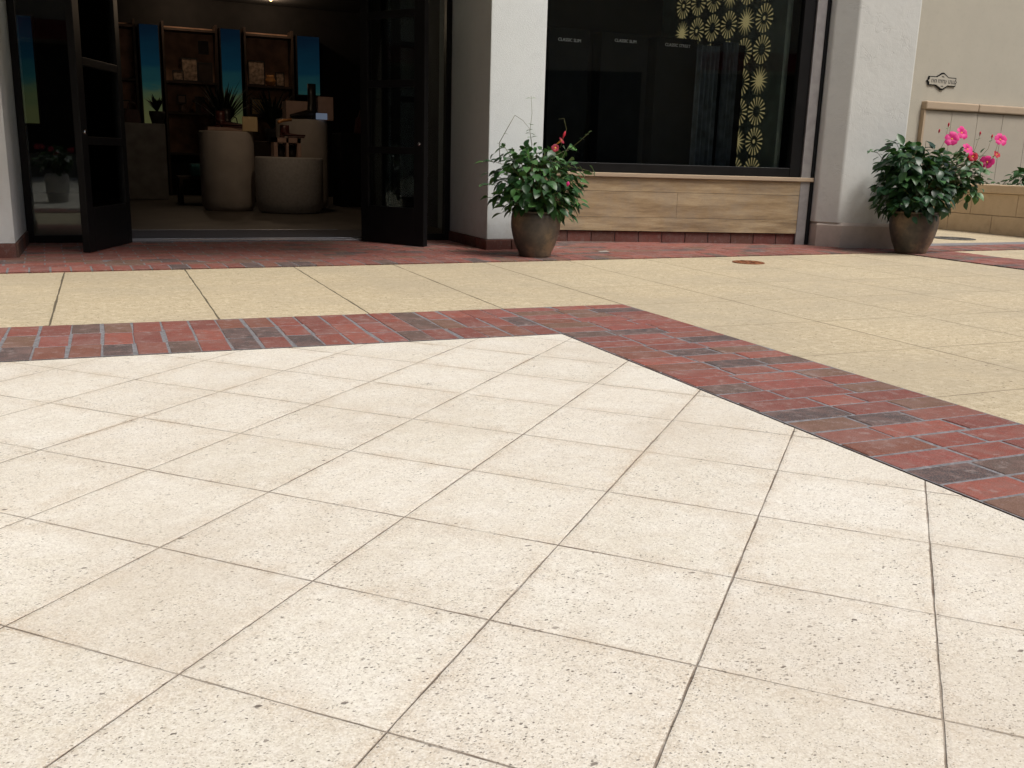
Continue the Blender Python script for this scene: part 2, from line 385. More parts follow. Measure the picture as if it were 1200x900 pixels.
# ------------------------------------------------------------------ mesh helpers
def obj(name, bm, mat, parent=None, smooth=False, kind=None):
    me = bpy.data.meshes.new(name)
    bmesh.ops.recalc_face_normals(bm, faces=bm.faces)
    bm.to_mesh(me); bm.free()
    for mm in (mat if isinstance(mat, list) else [mat]): me.materials.append(mm)
    if smooth:
        for p in me.polygons: p.use_smooth = True
    o = bpy.data.objects.new(name, me); col.objects.link(o)
    if parent: o.parent = parent
    if kind: o['kind'] = kind
    return o
def tag(o, label, cat, group=None):
    o['label'] = label; o['category'] = cat
    if group: o['group'] = group
    return o
def thing(name, label, cat, loc=(0, 0, 0), rz=0, group=None):
    o = bpy.data.objects.new(name, None); col.objects.link(o)
    o.location = loc; o.rotation_euler = (0, 0, rz); o.empty_display_size = .1
    return tag(o, label, cat, group)
def box(bm, a, b, bev=0, mtx=None):
    c = [(a[i] + b[i]) / 2 for i in range(3)]; s = [abs(b[i] - a[i]) for i in range(3)]
    r = bmesh.ops.create_cube(bm, size=1)
    bmesh.ops.scale(bm, vec=s, verts=r['verts']); bmesh.ops.translate(bm, vec=c, verts=r['verts'])
    vs_ = r['verts']
    if bev:
        es = list({e for v in vs_ for e in v.link_edges})
        rr = bmesh.ops.bevel(bm, geom=es, offset=bev, segments=2, affect='EDGES', profile=.5)
        vs_ = list({v for f in rr['faces'] for v in f.verts})
        # bevel returns only new faces; gather whole island
        seen = set(vs_); st = list(vs_)
        while st:
            v = st.pop()
            for e in v.link_edges:
                o_ = e.other_vert(v)
                if o_ not in seen: seen.add(o_); st.append(o_)
        vs_ = list(seen)
    if mtx is not None: bmesh.ops.transform(bm, matrix=mtx, verts=vs_)
    return vs_
def prism(bm, pts, z0, z1):
    lo = [bm.verts.new((x, y, z0)) for x, y in pts]; hi = [bm.verts.new((x, y, z1)) for x, y in pts]
    n = len(pts)
    bm.faces.new(lo[::-1]); bm.faces.new(hi)
    for i in range(n): bm.faces.new((lo[i], lo[(i + 1) % n], hi[(i + 1) % n], hi[i]))
def lathe(bm, prof, n=48, c=(0, 0, 0), caps=True):
    rings = []
    for r, z in prof:
        rings.append([bm.verts.new((c[0] + r * math.cos(2 * math.pi * k / n), c[1] + r * math.sin(2 * math.pi * k / n), c[2] + z)) for k in range(n)])
    for i in range(len(rings) - 1):
        for k in range(n): bm.faces.new((rings[i][k], rings[i][(k + 1) % n], rings[i + 1][(k + 1) % n], rings[i + 1][k]))
    if caps: bm.faces.new(rings[0][::-1]); bm.faces.new(rings[-1])
def tube(bm, pts, r0, r1=None, n=5):
    r1 = r0 if r1 is None else r1
    pts = [Vector(p) for p in pts]; rings = []
    for i, p in enumerate(pts):
        d = (pts[min(i + 1, len(pts) - 1)] - pts[max(i - 1, 0)]).normalized()
        a = d.cross(Vector((.31, .2, .93))).normalized(); b = d.cross(a)
        r = r0 + (r1 - r0) * i / (len(pts) - 1)
        rings.append([bm.verts.new(p + a * r * math.cos(2 * math.pi * k / n) + b * r * math.sin(2 * math.pi * k / n)) for k in range(n)])
    for i in range(len(rings) - 1):
        for k in range(n): bm.faces.new((rings[i][k], rings[i][(k + 1) % n], rings[i + 1][(k + 1) % n], rings[i + 1][k]))
    bm.faces.new(rings[0][::-1]); bm.faces.new(rings[-1])
def B(): return bmesh.new()
def boxes(name, lst, mat, parent, bev=0, mtx=None):
    bm = B()
    for a, b in lst: box(bm, a, b, bev, mtx)
    return obj(name, bm, mat, parent)

# ------------------------------------------------------------------ ground
bm = B(); vsx = [(-60, -60), (60, -60), (60, 60), (-60, 60)]
bm.faces.new([bm.verts.new((x, y, 0)) for x, y in vsx])
obj('walkway_paving', bm, MT['cream'], kind='structure')
bm = B(); bm.faces.new([bm.verts.new((x, y, .005)) for x, y in [(-8, -8), (1.612, -8), (1.612, 3.247), (-8, 3.247)]])
obj('plaza_paving', bm, MT['tiles'], kind='structure')

def paver(bm, cx, cy, lx, ly, rot=0.0, top=.0082):
    lx -= random.uniform(0, .002); ly -= random.uniform(0, .0025)
    zj = top + random.uniform(-.0006, .0010); tx = random.uniform(-.012, .012); ty = random.uniform(-.008, .008)
    cx += random.uniform(-.0012, .0012); cy += random.uniform(-.0012, .0012); rot += random.uniform(-.008, .008)
    ca, sa = math.cos(rot), math.sin(rot)
    def ring(ins, z):
        o = []
        for sx, sy in ((-1, -1), (1, -1), (1, 1), (-1, 1)):
            # chipped corners: each corner its own inset
            x = sx * (lx / 2 - ins) ; y = sy * (ly / 2 - ins)
            o.append(bm.verts.new((cx + x * ca - y * sa, cy + x * sa + y * ca, z + (x * tx + y * ty if ins or z > .006 else 0))))
        return o
    a = ring(0, -.01); b = ring(0, zj - .0022); c = ring(.0024, zj)
    for p, q in ((a, b), (b, c)):
        for k in range(4): bm.faces.new((p[k], p[(k + 1) % 4], q[(k + 1) % 4], q[k]))
    bm.faces.new(c)

PB = .1032
# band along the plaza edge and its return
bm = B(); mb = B()
k = 0
x = 1.614 - PB / 2
while x > -4.2:
    a1 = 3.25 + .209 + random.uniform(-.018, .018); a2 = 3.25 + .418 + random.uniform(-.018, .018); jx = random.uniform(-.002, .002)
    for lo_, hi_ in ((3.249, a1), (a1, a2), (a2, 3.876)): paver(bm, x + jx + random.uniform(-.0045, .0045), (lo_ + hi_) / 2, random.uniform(.0935, .0985), hi_ - lo_ - .009, random.uniform(-.012, .012))
    x -= PB
y = 3.877 - PB / 2
while y > -3.5:
    a1 = 1.614 + .209 + random.uniform(-.035, .035); a2 = 1.614 + .418 + random.uniform(-.035, .035)
    for lo_, hi_ in ((1.614, a1), (a1, a2), (a2, 2.241)): paver(bm, (lo_ + hi_) / 2, y + random.uniform(-.001, .001), hi_ - lo_ - .009, .0955)
    y -= PB
mb.faces.new([mb.verts.new((a_, b_, .0068)) for a_, b_ in [(-8, 3.248), (1.615, 3.248), (1.615, -8), (2.242, -8), (2.242, 3.88), (-8, 3.88)]])
obj('brick_border', bm, MT['brick'], kind='structure'); obj('border_mortar', mb, MT['mortar'], kind='structure')

# brick apron in front of the shop: soldier course, then running bond, turned 2.9 degrees
bm = B(); mb = B()
FA = math.atan2(.33, 6.57); FO = (-2.4, 5.51)
def FL(u, v): return (FO[0] + u * math.cos(FA) - v * math.sin(FA), FO[1] + u * math.sin(FA) + v * math.cos(FA))
def ok(x, y):
    if x < -.52 and y > 6.5: return False
    if y > 7.5: return False
    if x > 2.62 and x < 2.96 and y > 6.55: return False
    if x > 5.9 and y > 6.44: return False
    if x > 8.6: return False
    return True
u = 0
while u < 11:
    x, y = FL(u, .104)
    if ok(x, y): paver(bm, x, y, .096, .203, FA)
    u += PB
for j in range(19):
    v = .2115 + PB * (j + .5); u = (j % 2) * .104
    while u < 11.2:
        x, y = FL(u, v)
        if ok(x, y): paver(bm, x, y, .203, .095, FA)
        u += .209
pts = [FL(0, .001), FL(11.3, .001), FL(11.3, .62), FL(8.6, .62), FL(8.6, 2.1), FL(0, 2.1)]
mb.faces.new([mb.verts.new((a_, b_, .0068)) for a_, b_ in pts])
obj('brick_apron', bm, MT['brick'], kind='structure'); obj('apron_mortar', mb, MT['mortar'], kind='structure')
# band running back towards the street on the right
bm = B(); mb = B(); y = 5.86
while y > -3:
    for r_ in range(3): paver(bm, 5.97 + .104 + .209 * r_, y, .204, .095)
    y -= PB
mb.faces.new([mb.verts.new((a_, b_, .0068)) for a_, b_ in [(5.968, -6), (6.6, -6), (6.6, 5.915), (5.968, 5.915)]])
obj('side_brick_band', bm, MT['brick'], kind='structure'); obj('side_band_mortar', mb, MT['mortar'], kind='structure')

# ------------------------------------------------------------------ shop building
shop = thing('shop_building', 'shop front with open black glazed doors, white stucco pillar and dark display window', 'building')
boxes('wall', [((-3.5, 6.33, .095), (-.5, 7.6, 4.2))], MT['white'], shop)
bm = B()
x = -.492
xs = [-.492]
while x > -3.4: box(bm, (x - .2, 6.318, 0), (x - .006, 6.345, .094 + random.uniform(-.002, .002)), .003); x -= .206
y = 6.35
while y < 7.25: box(bm, (-.512, y, 0), (-.486, min(y + .2, 7.27), .094 + random.uniform(-.002, .002)), .003); y += .206
obj('base_course', bm, MT['basebrick'], shop)
# lintel, upper wall, interior shell
bm = B()
box(bm, (-.5, 6.45, 2.3), (2.573, 7.5, 4.2))
prism(bm, [(2.575, 6.49), (5.72, 6.38), (5.72, 7.6), (2.575, 7.6)], 3.1, 4.2)

obj('upper_wall', bm, MT['white'], shop)
boxes('added_shade_canopy', [((-.5, 5.0, 2.14), (2.56, 6.44, 2.24))], MT['blackmatt'], shop)  # unseen canopy, added to keep sky light off the pillar's side
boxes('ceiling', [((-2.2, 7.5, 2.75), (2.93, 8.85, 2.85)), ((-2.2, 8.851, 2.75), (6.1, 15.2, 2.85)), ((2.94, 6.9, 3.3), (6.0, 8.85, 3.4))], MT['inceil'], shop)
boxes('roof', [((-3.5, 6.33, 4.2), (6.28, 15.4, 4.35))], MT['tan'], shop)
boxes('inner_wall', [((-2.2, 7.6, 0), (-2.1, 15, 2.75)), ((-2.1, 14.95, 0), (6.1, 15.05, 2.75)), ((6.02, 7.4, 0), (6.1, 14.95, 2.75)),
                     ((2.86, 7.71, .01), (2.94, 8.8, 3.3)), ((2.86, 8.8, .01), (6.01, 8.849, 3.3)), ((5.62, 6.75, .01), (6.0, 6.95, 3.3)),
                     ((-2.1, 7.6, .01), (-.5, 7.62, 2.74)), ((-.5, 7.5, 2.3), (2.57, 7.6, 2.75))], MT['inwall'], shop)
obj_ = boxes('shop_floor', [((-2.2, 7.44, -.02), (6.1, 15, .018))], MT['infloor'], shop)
# fine joint lines in the indoor floor are shallow grooves between large slabs
# pillar
pil = boxes('pillar', [((2.573, 6.49, .082), (3.003, 7.62, 4.2))], MT['white'], shop, .006)
bm = B(); x = 2.562
while x < 3.0: box(bm, (x, 6.474, 0), (min(x + .2, 3.014), 6.5, .081), .003); x += .206
y = 6.48
while y < 7.4: box(bm, (2.558, y + .004, 0), (2.585, min(y + .2, 7.4), .081), .003); y += .206
b_ = obj('base_course', bm, MT['basebrick'], pil); b_['label'] = 'low course of dark red brick round the foot of the white stucco pillar'

# window wall, splayed
W0 = Vector((3.45, 7.13, 0)); W1 = Vector((5.64, 6.60, 0)); wd = (W1 - W0).normalized(); wa = math.atan2(wd.y, wd.x)
WM = Matrix.Translation(W0) @ Matrix.Rotation(wa, 4, 'Z')      # local x along the wall, y inwards
L0, L1 = -.52, 2.235
def wobj(name, lst, mat, parent, bev=0):
    return boxes(name, lst, mat, parent, bev, WM)
wobj('window_base', [((L0, .03, .0), (L1, .16, .56))], MT['mortar'], shop)
bm = B(); random.seed(3)
box(bm, (L0, 0, .428), (L1 - .006, .03, .541), .002, WM)
box(bm, (L0, .001, .216), (1.0285, .03, .426), .001, WM); box(bm, (1.0295, .0004, .216), (L1 - .006, .03, .426), .002, WM)
box(bm, (L0, 0, .102), (L1 - .006, .03, .214), .002, WM)
obj('stone_cladding', bm, MT['plank'], shop)
wobj('sill', [((L0, -.022, .543), (L1, .12, .578))], MT['cap'], shop, .006)
bm = B(); x = L0
while x < L1 - .02:
    box(bm, (x, .018, 0), (min(x + .2, L1 - .01), .05, .098), .003, WM); x += .206
b_ = obj('base_course', bm, MT['basebrick'], shop)
win = wobj('display_window', [((L0, .02, .58), (L1 - .21, .09, .655)), ((L1 - .215, .015, .58), (L1 - .115, .095, 3.1)), ((L0, .02, 3.0), (L1 - .12, .09, 3.1)), ((L0, .02, .58), (L0 + .07, .09, 3.0))], MT['black'], shop, .004)
wobj('pane', [((L0 + .05, .05, .64), (L1 - .2, .056, 3.02))], MT['glass'], win)
wobj('metal_jamb', [((L1 - .113, -.004, .0), (L1 - .028, .12, 3.1))], MT['greymetal'], shop, .002)
wobj('drain_channel', [((L1 - .026, -.012, 0), (L1 + .004, .1, 3.1))], MT['blackmatt'], shop, .002)

# sidelights, threshold and doors
def sidelight(x0, x1, lab):
    f = boxes('sidelight', [((x0, 7.3, 0), (x0 + .045, 7.36, 2.3)), ((x1 - .045, 7.3, 0), (x1, 7.36, 2.3)), ((x0 + .045, 7.3, 0), (x1 - .045, 7.36, .06)), ((x0 + .045, 7.3, 2.2), (x1 - .045, 7.36, 2.3))], MT['black'], shop, .003)
    f['label'] = lab
    boxes('pane', [((x0 + .04, 7.326, .055), (x1 - .04, 7.332, 2.21))], MT['doorglass'], f)
    return f
sidelight(-.498, .15, 'tall fixed glass sidelight between the left wall and the left door')
sidelight(1.86, 2.57, 'dark fixed glass sidelight beside the pillar')
boxes('door_header', [((.15, 7.3, 2.2), (1.86, 7.36, 2.3))], MT['black'], shop)
th = boxes('threshold', [((.15, 7.30, .0), (1.86, 7.44, .021)), ((.15, 8.2, .018), (1.86, 8.25, .026)), ((.15, 7.40, .021), (1.86, 7.415, .026))], MT['alu'], shop, .001)

m_ = boxes('entrance_mat', [((.12, 7.445, .0185), (2.2, 8.198, .024))], MT['mat'], None)
tag(m_, 'dark blue-grey ribbed entrance mat just inside the open doors', 'mat')
def door(hx, hy, ex, ey, lab, side):
    L = math.hypot(ex - hx, ey - hy); an = math.atan2(ey - hy, ex - hx)
    D = Matrix.Translation((hx, hy, .012)) @ Matrix.Rotation(an, 4, 'Z')
    t = .045
    d = boxes('door', [((0, -t / 2, 0), (.075, t / 2, 2.17)), ((L - .095, -t / 2, 0), (L, t / 2, 2.17)), ((.075, -t / 2, 0), (L - .095, t / 2, .275)),
                       ((.075, -t / 2, 2.06), (L - .095, t / 2, 2.17)), ((.075, -t / 2, .665), (L - .095, t / 2, .715)), ((.075, -t / 2, 1.14), (L - .095, t / 2, 1.19)), ((.075, -t / 2, 1.62), (L - .095, t / 2, 1.67))], MT['black'], shop, .003, D)
    d['label'] = lab
    boxes('pane', [((.07, -.003, .27), (L - .09, .003, 2.07))], MT['doorglass'], d, 0, D)
    bm = B()
    for s in ((-side,) if side < 0 else ()):
        y0 = s * (t / 2 + .045)
        pts = [(L - .05, s * t / 2, .80), (L - .05, y0, .80), (L - .05, y0, 1.22), (L - .05, s * t / 2, 1.22)]
        tube(bm, [D @ Vector(p) for p in pts], .009, n=8)
    if side < 0: obj('handle', bm, MT['blackmatt'], d)
    bm = B(); lathe(bm, [(.014, 0), (.014, .006), (.008, .01)], 16)
    bmesh.ops.transform(bm, matrix=D @ Matrix.Translation((L - .045, side * t / 2, .74)) @ Matrix.Rotation(R(-90) * side, 4, 'X'), verts=bm.verts)
    obj('lock', bm, MT['chrome'], d)
    for z in (.2, 1.0, 1.95):
        bm = B(); tube(bm, [D @ Vector((-.008, 0, z)), D @ Vector((-.008, 0, z + .1))], .01, n=8)
        obj('hinge', bm, MT['black'], d)
door(.151, 7.262, -.119, 6.575, 'left glazed door leaf folded outwards in front of the sidelight', 1)
door(1.845, 7.262, 2.184, 6.795 - .18 + .13, 'right glazed door leaf swung outwards towards the pillar', -1)

# ------------------------------------------------------------------ right pier, courtyard wall, planter
pier = thing('plaster_pier', 'grey hand-troweled plaster pier on a stone plinth between the window and the pink-flowered pot', 'pillar', (5.95, 6.5, 0))
pp = [(5.622, 6.535), (5.725, 6.368), (6.20, 6.19), (6.28, 6.9), (5.66, 6.9)]
def rel(ps): return [(x - 5.95, y - 6.5) for x, y in ps]
bm = B(); prism(bm, rel(pp), .215, 4.2)
ed = [e for e in bm.edges if abs(e.verts[0].co.z - e.verts[1].co.z) > 1]
bmesh.ops.bevel(bm, geom=ed, offset=.012, segments=3, affect='EDGES', profile=.5)
obj('shaft', bm, MT['pier'], pier)
def grow(ps, d):
    cx = sum(p[0] for p in ps) / len(ps); cy = sum(p[1] for p in ps) / len(ps)
    return [(x + (x - cx) / math.hypot(x - cx, y - cy) * d, y + (y - cy) / math.hypot(x - cx, y - cy) * d) for x, y in ps]
bm = B(); P0 = rel([(5.63, 6.51), (5.745, 6.335), (6.22, 6.155), (6.275, 6.9), (5.66, 6.9)])
lo = [bm.verts.new((x, y, 0)) for x, y in P0]; mi = [bm.verts.new((x, y, .19)) for x, y in P0]; hi = [bm.verts.new((x, y, .218)) for x, y in grow(P0, -.022)]
for a_, b2 in ((lo, mi), (mi, hi)):
    for k in range(5): bm.faces.new((a_[k], a_[(k + 1) % 5], b2[(k + 1) % 5], b2[k]))
bm.faces.new(hi); bm.faces.new(lo[::-1])
obj('plinth', bm, MT['plinth'], pier)

cw = thing('courtyard_wall', 'beige plaster wall with stone-capped panelling behind the planter', 'wall', (9.8, 9.5, 0))
boxes('wall', [((-3.6, .0, 0), (4.2, .25, 3.8)), ((-3.6, -2.6, 0), (-3.5, 0, 3.8))], MT['beige'], cw)
boxes('pilaster', [((-.60, -.03, 0), (-.13, -.001, 3.8))], MT['beige'], cw)
bm = B(); x = -.09
while x < 4.0:
    box(bm, (x, -.075, 0), (x + .455, -.005, 1.42), .004); x += .459
obj('wall_panel', bm, MT['panel'], cw)
bm = B(); x = -.125
while x < 4.1:
    box(bm, (x, -.115, 1.425), (x + .91, -.005, 1.53), .018); x += .914
obj('capping', bm, MT['cap'], cw)
boxes('edge_trim', [((-.127, -.09, 0), (-.092, -.004, 1.424))], MT['cap'], cw, .004)

pl = thing('stone_planter', 'low planter wall of warm stone blocks against the courtyard wall', 'planter', (9.1, 7.5, 0))
bm = B()
for zi, (z0, z1) in enumerate(((0, .20), (.204, .44))):
    y = -4.0 + (zi * .3)
    while y < 1.85:
        y1 = min(y + .6, 1.87); box(bm, (0, y, z0), (.12, y1 - .004, z1), .005); y = y1
obj('block_wall', bm, MT['planter'], pl)
bm = B(); y = -4
while y < 1.85:
    y1 = min(y + .9, 1.87); box(bm, (-.028, y, .443), (.17, y1 - .003, .537), .012); y = y1
obj('rim', bm, MT['planter'], pl)
boxes('soil', [((.17, -4, .2), (3.5, 1.87, .47))], MT['soil'], pl)

# plaque
bm = B()
def plaque(s):
    o = [(-.235, -.055), (-.11, -.055), (-.06, -.08), (-.02, -.105), (.0, -.108), (.02, -.105), (.06, -.08), (.10, -.055), (.235, -.055), (.232, -.02), (.25, 0), (.232, .02), (.235, .055),
         (.10, .055), (.06, .08), (.02, .105), (0, .108), (-.02, .105), (-.06, .08), (-.11, .055), (-.235, .055), (-.24, .02), (-.262, 0), (-.24, -.02)]
    return [(x * s[0], z * s[1]) for x, z in o]
plq = thing('wall_plaque', 'small framed plaque with a diamond-shaped middle on the beige wall', 'sign', (9.99, 9.496, 1.785), group=None)
def plate(bm, out, y0, y1):
    f = [bm.verts.new((x, y0, z)) for x, z in out]; b = [bm.verts.new((x, y1, z)) for x, z in out]; n = len(out)
    bm.faces.new(f); bm.faces.new(b[::-1])
    for i in range(n): bm.faces.new((f[i], f[(i + 1) % n], b[(i + 1) % n], b[i]))
plate(bm, plaque((1, 1)), -.012, 0); obj('border', bm, MT['blackmatt'], plq)
bm = B(); plate(bm, plaque((.93, .80)), -.016, -.011); obj('face', bm, MT['beige'], plq)
bm = B(); random.seed(5)
for gx, n_, w_, h_, z_ in ((-.19, 4, .018, .045, 0), (-.075, 6, .018, .042, 0), (.10, 5, .018, .042, 0), (-.02, 3, .01, .018, .058), (-.02, 3, .01, .014, -.06)):
    for k in range(n_):
        x0 = gx + k * w_ * 1.42
        box(bm, (x0, -.019, z_ - h_ / 2), (x0 + w_ * .3, -.015, z_ + h_ / 2)); 
        zz = z_ + random.choice((-1, 0, 1)) * h_ * .4; box(bm, (x0 + w_ * .3, -.019, zz - .003), (x0 + w_, -.015, zz + .003))
obj('relief_pattern', bm, MT['stone_dark'], plq)

# drain cover, grate, scrap
def disc(name, x, y, r, mat, lab, cat, tk=.006):
    t = thing(name, lab, cat, (x, y, .001))
    bm = B(); lathe(bm, [(r * 1.12, 0), (r * 1.12, tk * .7), (r * 1.06, tk), (r * 1.0, tk), (r * .985, tk * .5)], 40, caps=False); obj('ring', bm, mat, t)
    bm = B(); lathe(bm, [(r * .98, 0), (r * .98, tk * .9), (r * .6, tk * 1.05), (.01, tk * 1.1)], 40)
    for k in range(8):
        a_ = k * math.pi / 4
        box(bm, (r * .25, -.006, tk), (r * .85, .006, tk + .003), 0, Matrix.Rotation(a_, 4, 'Z'))
    obj('lid', bm, mat, t); return t
disc('drain_cover', 4.15, 5.46, .10, MT['rust'], 'round rusty orange cover in the cream walkway', 'drain cover')
disc('floor_drain', 7.95, 7.15, .19, MT['iron'], 'dark round drain lid behind the pink-flowered pot near the planter', 'drain cover')
bm = B(); v_ = [bm.verts.new((x, y, z)) for x, y, z in [(-.04, -.028, .001), (.01, -.034, .003), (.045, -.015, .001), (.038, .03, .004), (-.02, .034, .001), (-.045, .01, .003)]]
f_ = bm.faces.new(v_); bmesh.ops.solidify(bm, geom=[f_], thickness=.0012)
s_ = obj('paper_scrap', bm, MT['paper']); s_.location = (3.411, 6.23, .0105); tag(s_, 'small white scrap lying on the bricks below the display window', 'litter')

# ------------------------------------------------------------------ potted plants
def leaf(bm, base, d, nrm, L, Wd, fold=.25, droop=.35):
    d = d.normalized(); side = d.cross(nrm)
    if side.length < 1e-3: side = d.cross(Vector((1, 0, 0)))
    side.normalize(); nn = side.cross(d).normalized()
    prof = (0.12, .80, 1.0, .92, .58, .0)
    rows = []
    for i, wv in enumerate(prof):
        t = i / (len(prof) - 1)
        c = base + d * (L * t) - nn * (droop * L * t * t)
        if wv == 0: rows.append([bm.verts.new(c)]); continue
        hw = Wd / 2 * wv
        rows.append([bm.verts.new(c - side * hw + nn * fold * hw), bm.verts.new(c), bm.verts.new(c + side * hw + nn * fold * hw)])
    for i in range(len(rows) - 1):
        a, b = rows[i], rows[i + 1]
        if len(b) == 1:
            bm.faces.new((a[0], a[1], b[0])); bm.faces.new((a[1], a[2], b[0]))
        else:
            bm.faces.new((a[0], a[1], b[1], b[0])); bm.faces.new((a[1], a[2], b[2], b[1]))

def foliage(parent, centre, rad, n, Lr, mat, seed, cut=-.9, lean=(0, 0, 0)):
    rnd = random.Random(seed); bm = B(); st = B()
    c0 = Vector(centre)
    for k in range(n):
        while True:
            v = Vector((rnd.gauss(0, 1), rnd.gauss(0, 1), rnd.gauss(0, 1))).normalized()
            if v.z > cut: break
        bumpy = 1 + .20 * math.sin(v.x * 5 + seed) + .17 * math.sin(v.y * 7 + v.z * 6 + seed * 2)
        s = (rnd.uniform(.35, 1) ** .55) * bumpy
        if rnd.random() < .07: s *= 1.16
        p = c0 + Vector((v.x * rad[0], v.y * rad[1], v.z * rad[2])) * s + Vector(lean) * max(0, v.z)
        L = rnd.uniform(*Lr) * (.65 if rnd.random() < .25 else 1); Wd = L * rnd.uniform(.52, .74)
        d = (Vector((v.x, v.y, v.z * .45)) + Vector((rnd.uniform(-.55, .55), rnd.uniform(-.55, .55), rnd.uniform(-.75, .25)))).normalized()
        nrm = (Vector((v.x * .7, v.y * .7, .8)) + Vector((rnd.uniform(-.5, .5), rnd.uniform(-.5, .5), rnd.uniform(-.2, .4)))).normalized()
        leaf(bm, p - d * L * .4, d, nrm, L, Wd, rnd.uniform(.1, .4), rnd.uniform(.1, .55))
        if k % 5 == 0:
            q = p - d * L * .4; b0 = Vector((v.x * .06, v.y * .06, c0.z - rad[2] * .75)); mid = (b0 + q) / 2 + Vector((0, 0, .05))
            tube(st, [b0, mid, q], .0035, .0016, 5)
    obj('foliage', bm, mat, parent, smooth=True); obj('stem', st, MT['sprig'], parent, smooth=True)

def flower(parent, p, face, size, mat, seed):
    rnd = random.Random(seed); bm = B(); face = Vector(face).normalized()
    a = face.cross(Vector((0, 0, 1))).normalized(); b = a.cross(face)
    p = Vector(p); off = rnd.uniform(0, 1.2)
    for k in range(5):
        t = off + k * 2 * math.pi / 5 + rnd.uniform(-.1, .1)
        rd = (a * math.cos(t) + b * math.sin(t)); sd_ = (-a * math.sin(t) + b * math.cos(t))
        R_ = size / 2 * rnd.uniform(.9, 1.1); rows = []
        for j, (tt, ww, hh) in enumerate(((.08, .08, -.05), (.4, .34, .12), (.75, .50, .16), (1.0, .28, .05))):
            tw = rnd.uniform(-.05, .1)
            c = p + rd * R_ * tt + face * R_ * hh
            rows.append([bm.verts.new(c - sd_ * R_ * ww + face * R_ * tw), bm.verts.new(c + face * R_ * .06), bm.verts.new(c + sd_ * R_ * ww - face * R_ * tw)])
        for j in range(3):
            for q in range(2): bm.faces.new((rows[j][q], rows[j][q + 1], rows[j + 1][q + 1], rows[j + 1][q]))
    o = obj('flower', bm, mat, parent, smooth=True)
    bm = B(); tube(bm, [p - face * .045, p - face * .02, p + face * .003], .003, .0075, 8); obj('throat', bm, MT['throat'], o, smooth=True)
def bud(parent, p, d, L, mat, r=.006):
    bm = B(); p = Vector(p); d = Vector(d).normalized()
    pts = [p + d * L * t for t in (0, .25, .5, .75, 1)]
    rr = (.35, .6, 1, .8, .15); rings = []
    a = d.cross(Vector((.3, .5, .1))).normalized(); b = d.cross(a)
    for q, s in zip(pts, rr): rings.append([bm.verts.new(q + (a * math.cos(k) + b * math.sin(k)) * r * s) for k in [i * math.pi / 3 for i in range(6)]])
    for i in range(4):
        for k in range(6): bm.faces.new((rings[i][k], rings[i][(k + 1) % 6], rings[i + 1][(k + 1) % 6], rings[i + 1][k]))
    bm.faces.new(rings[0][::-1]); bm.faces.new(rings[-1])
    return obj('flower_bud', bm, mat, parent, smooth=True)
def sprig(parent, pts, leaves, seed, mat, r=.0022, ll=.022):
    bm = B(); tube(bm, pts, r, r * .6, 5); s = obj('sprig', bm, MT['sprig'], parent, smooth=True)
    rnd = random.Random(seed); bm = B(); P = [Vector(p) for p in pts]
    for t in leaves:
        f = t * (len(P) - 1); i = min(int(f), len(P) - 2); c = P[i].lerp(P[i + 1], f - i)
        for sgn in (-1, 1):
            d = Vector((rnd.uniform(.4, 1) * sgn, rnd.uniform(-.6, .3), rnd.uniform(-.1, .5)))
            leaf(bm, c, d, Vector((0, -.3, 1)), ll * rnd.uniform(.7, 1.3), ll * .45)
    if leaves: obj('foliage', bm, mat, s, smooth=True)
    else: bm.free()
    return s

def pot(parent, rimr, bulge, footr, h, mat):
    bm = B()
    prof = [(footr * .94, 0), (footr, .01), (footr * 1.03, .03)]
    for t, k in ((.25, .45), (.45, .78), (.62, .96), (.74, 1.0), (.86, .97), (.94, .9)):
        prof.append((footr + (bulge - footr) * k, h * t))
    prof += [(rimr * 1.0, h * .955), (rimr * 1.03, h * .975), (rimr * 1.02, h), (rimr * .93, h), (rimr * .9, h * .93), (rimr * .88, h * .86)]
    lathe(bm, prof, 64); o = obj('pot', bm, mat, parent, smooth=True)
    bm = B(); lathe(bm, [(rimr * .87, h * .85), (rimr * .5, h * .88), (.01, h * .89)], 24); obj('soil', bm, MT['soil'], parent)
    return o
rimdir = Vector((.92, -.39, 0)); tocam = Vector((-.39, -.92, 0))
def on(r_, z, dpt=0): return rimdir * r_ + tocam * dpt + Vector((0, 0, z))     # offset from a pot centre, in its own frame

p1 = thing('potted_plant', 'bronze glazed pot with one red bud in front of the white pillar', 'potted plant', (2.745, 6.01, .008), group='glazed pots of flowering plants outside the shop')
pot(p1, .155, .172, .112, .315, MT['glaze'])
foliage(p1, (0, 0, .515), (.31, .27, .235), 480, (.055, .10), MT['leaf'], 11)
foliage(p1, (.03, -.02, .39), (.31, .26, .13), 170, (.055, .10), MT['leaf'], 12)
foliage(p1, (-.02, 0, .64), (.29, .24, .12), 120, (.035, .07), MT['leaf'], 15)
sprig(p1, [on(-.26, .66), on(-.265, .76, .02), on(-.20, .88, .03), on(-.165, .943, .03)], (.3, .5), 1, MT['leaf'], .0028)
sprig(p1, [on(-.165, .943, .03), on(-.11, .91, .03), on(-.065, .86, .03), on(-.04, .75, .02)], (.7, .85), 2, MT['leaf'], .0014, .035)
sprig(p1, [on(-.04, .72), on(-.06, .84, .02), on(-.05, .96, .02), on(-.06, 1.07, .02)], (.3, .45, .95), 3, MT['leaf'], .0018, .034)
sprig(p1, [on(.15, .74), on(.185, .86, .05), on(.165, .93, .05), on(.13, .925, .05)], (), 4, MT['leaf'], .0022)
sprig(p1, [on(.20, .72), on(.28, .788, .05), on(.352, .857, .05)], (.6, .8, .95), 5, MT['leaf'], .0024, .018)
sprig(p1, [on(-.24, .62), on(-.32, .64, .08), on(-.37, .63, .08)], (.5, .9), 6, MT['leaf'], .002, .06)
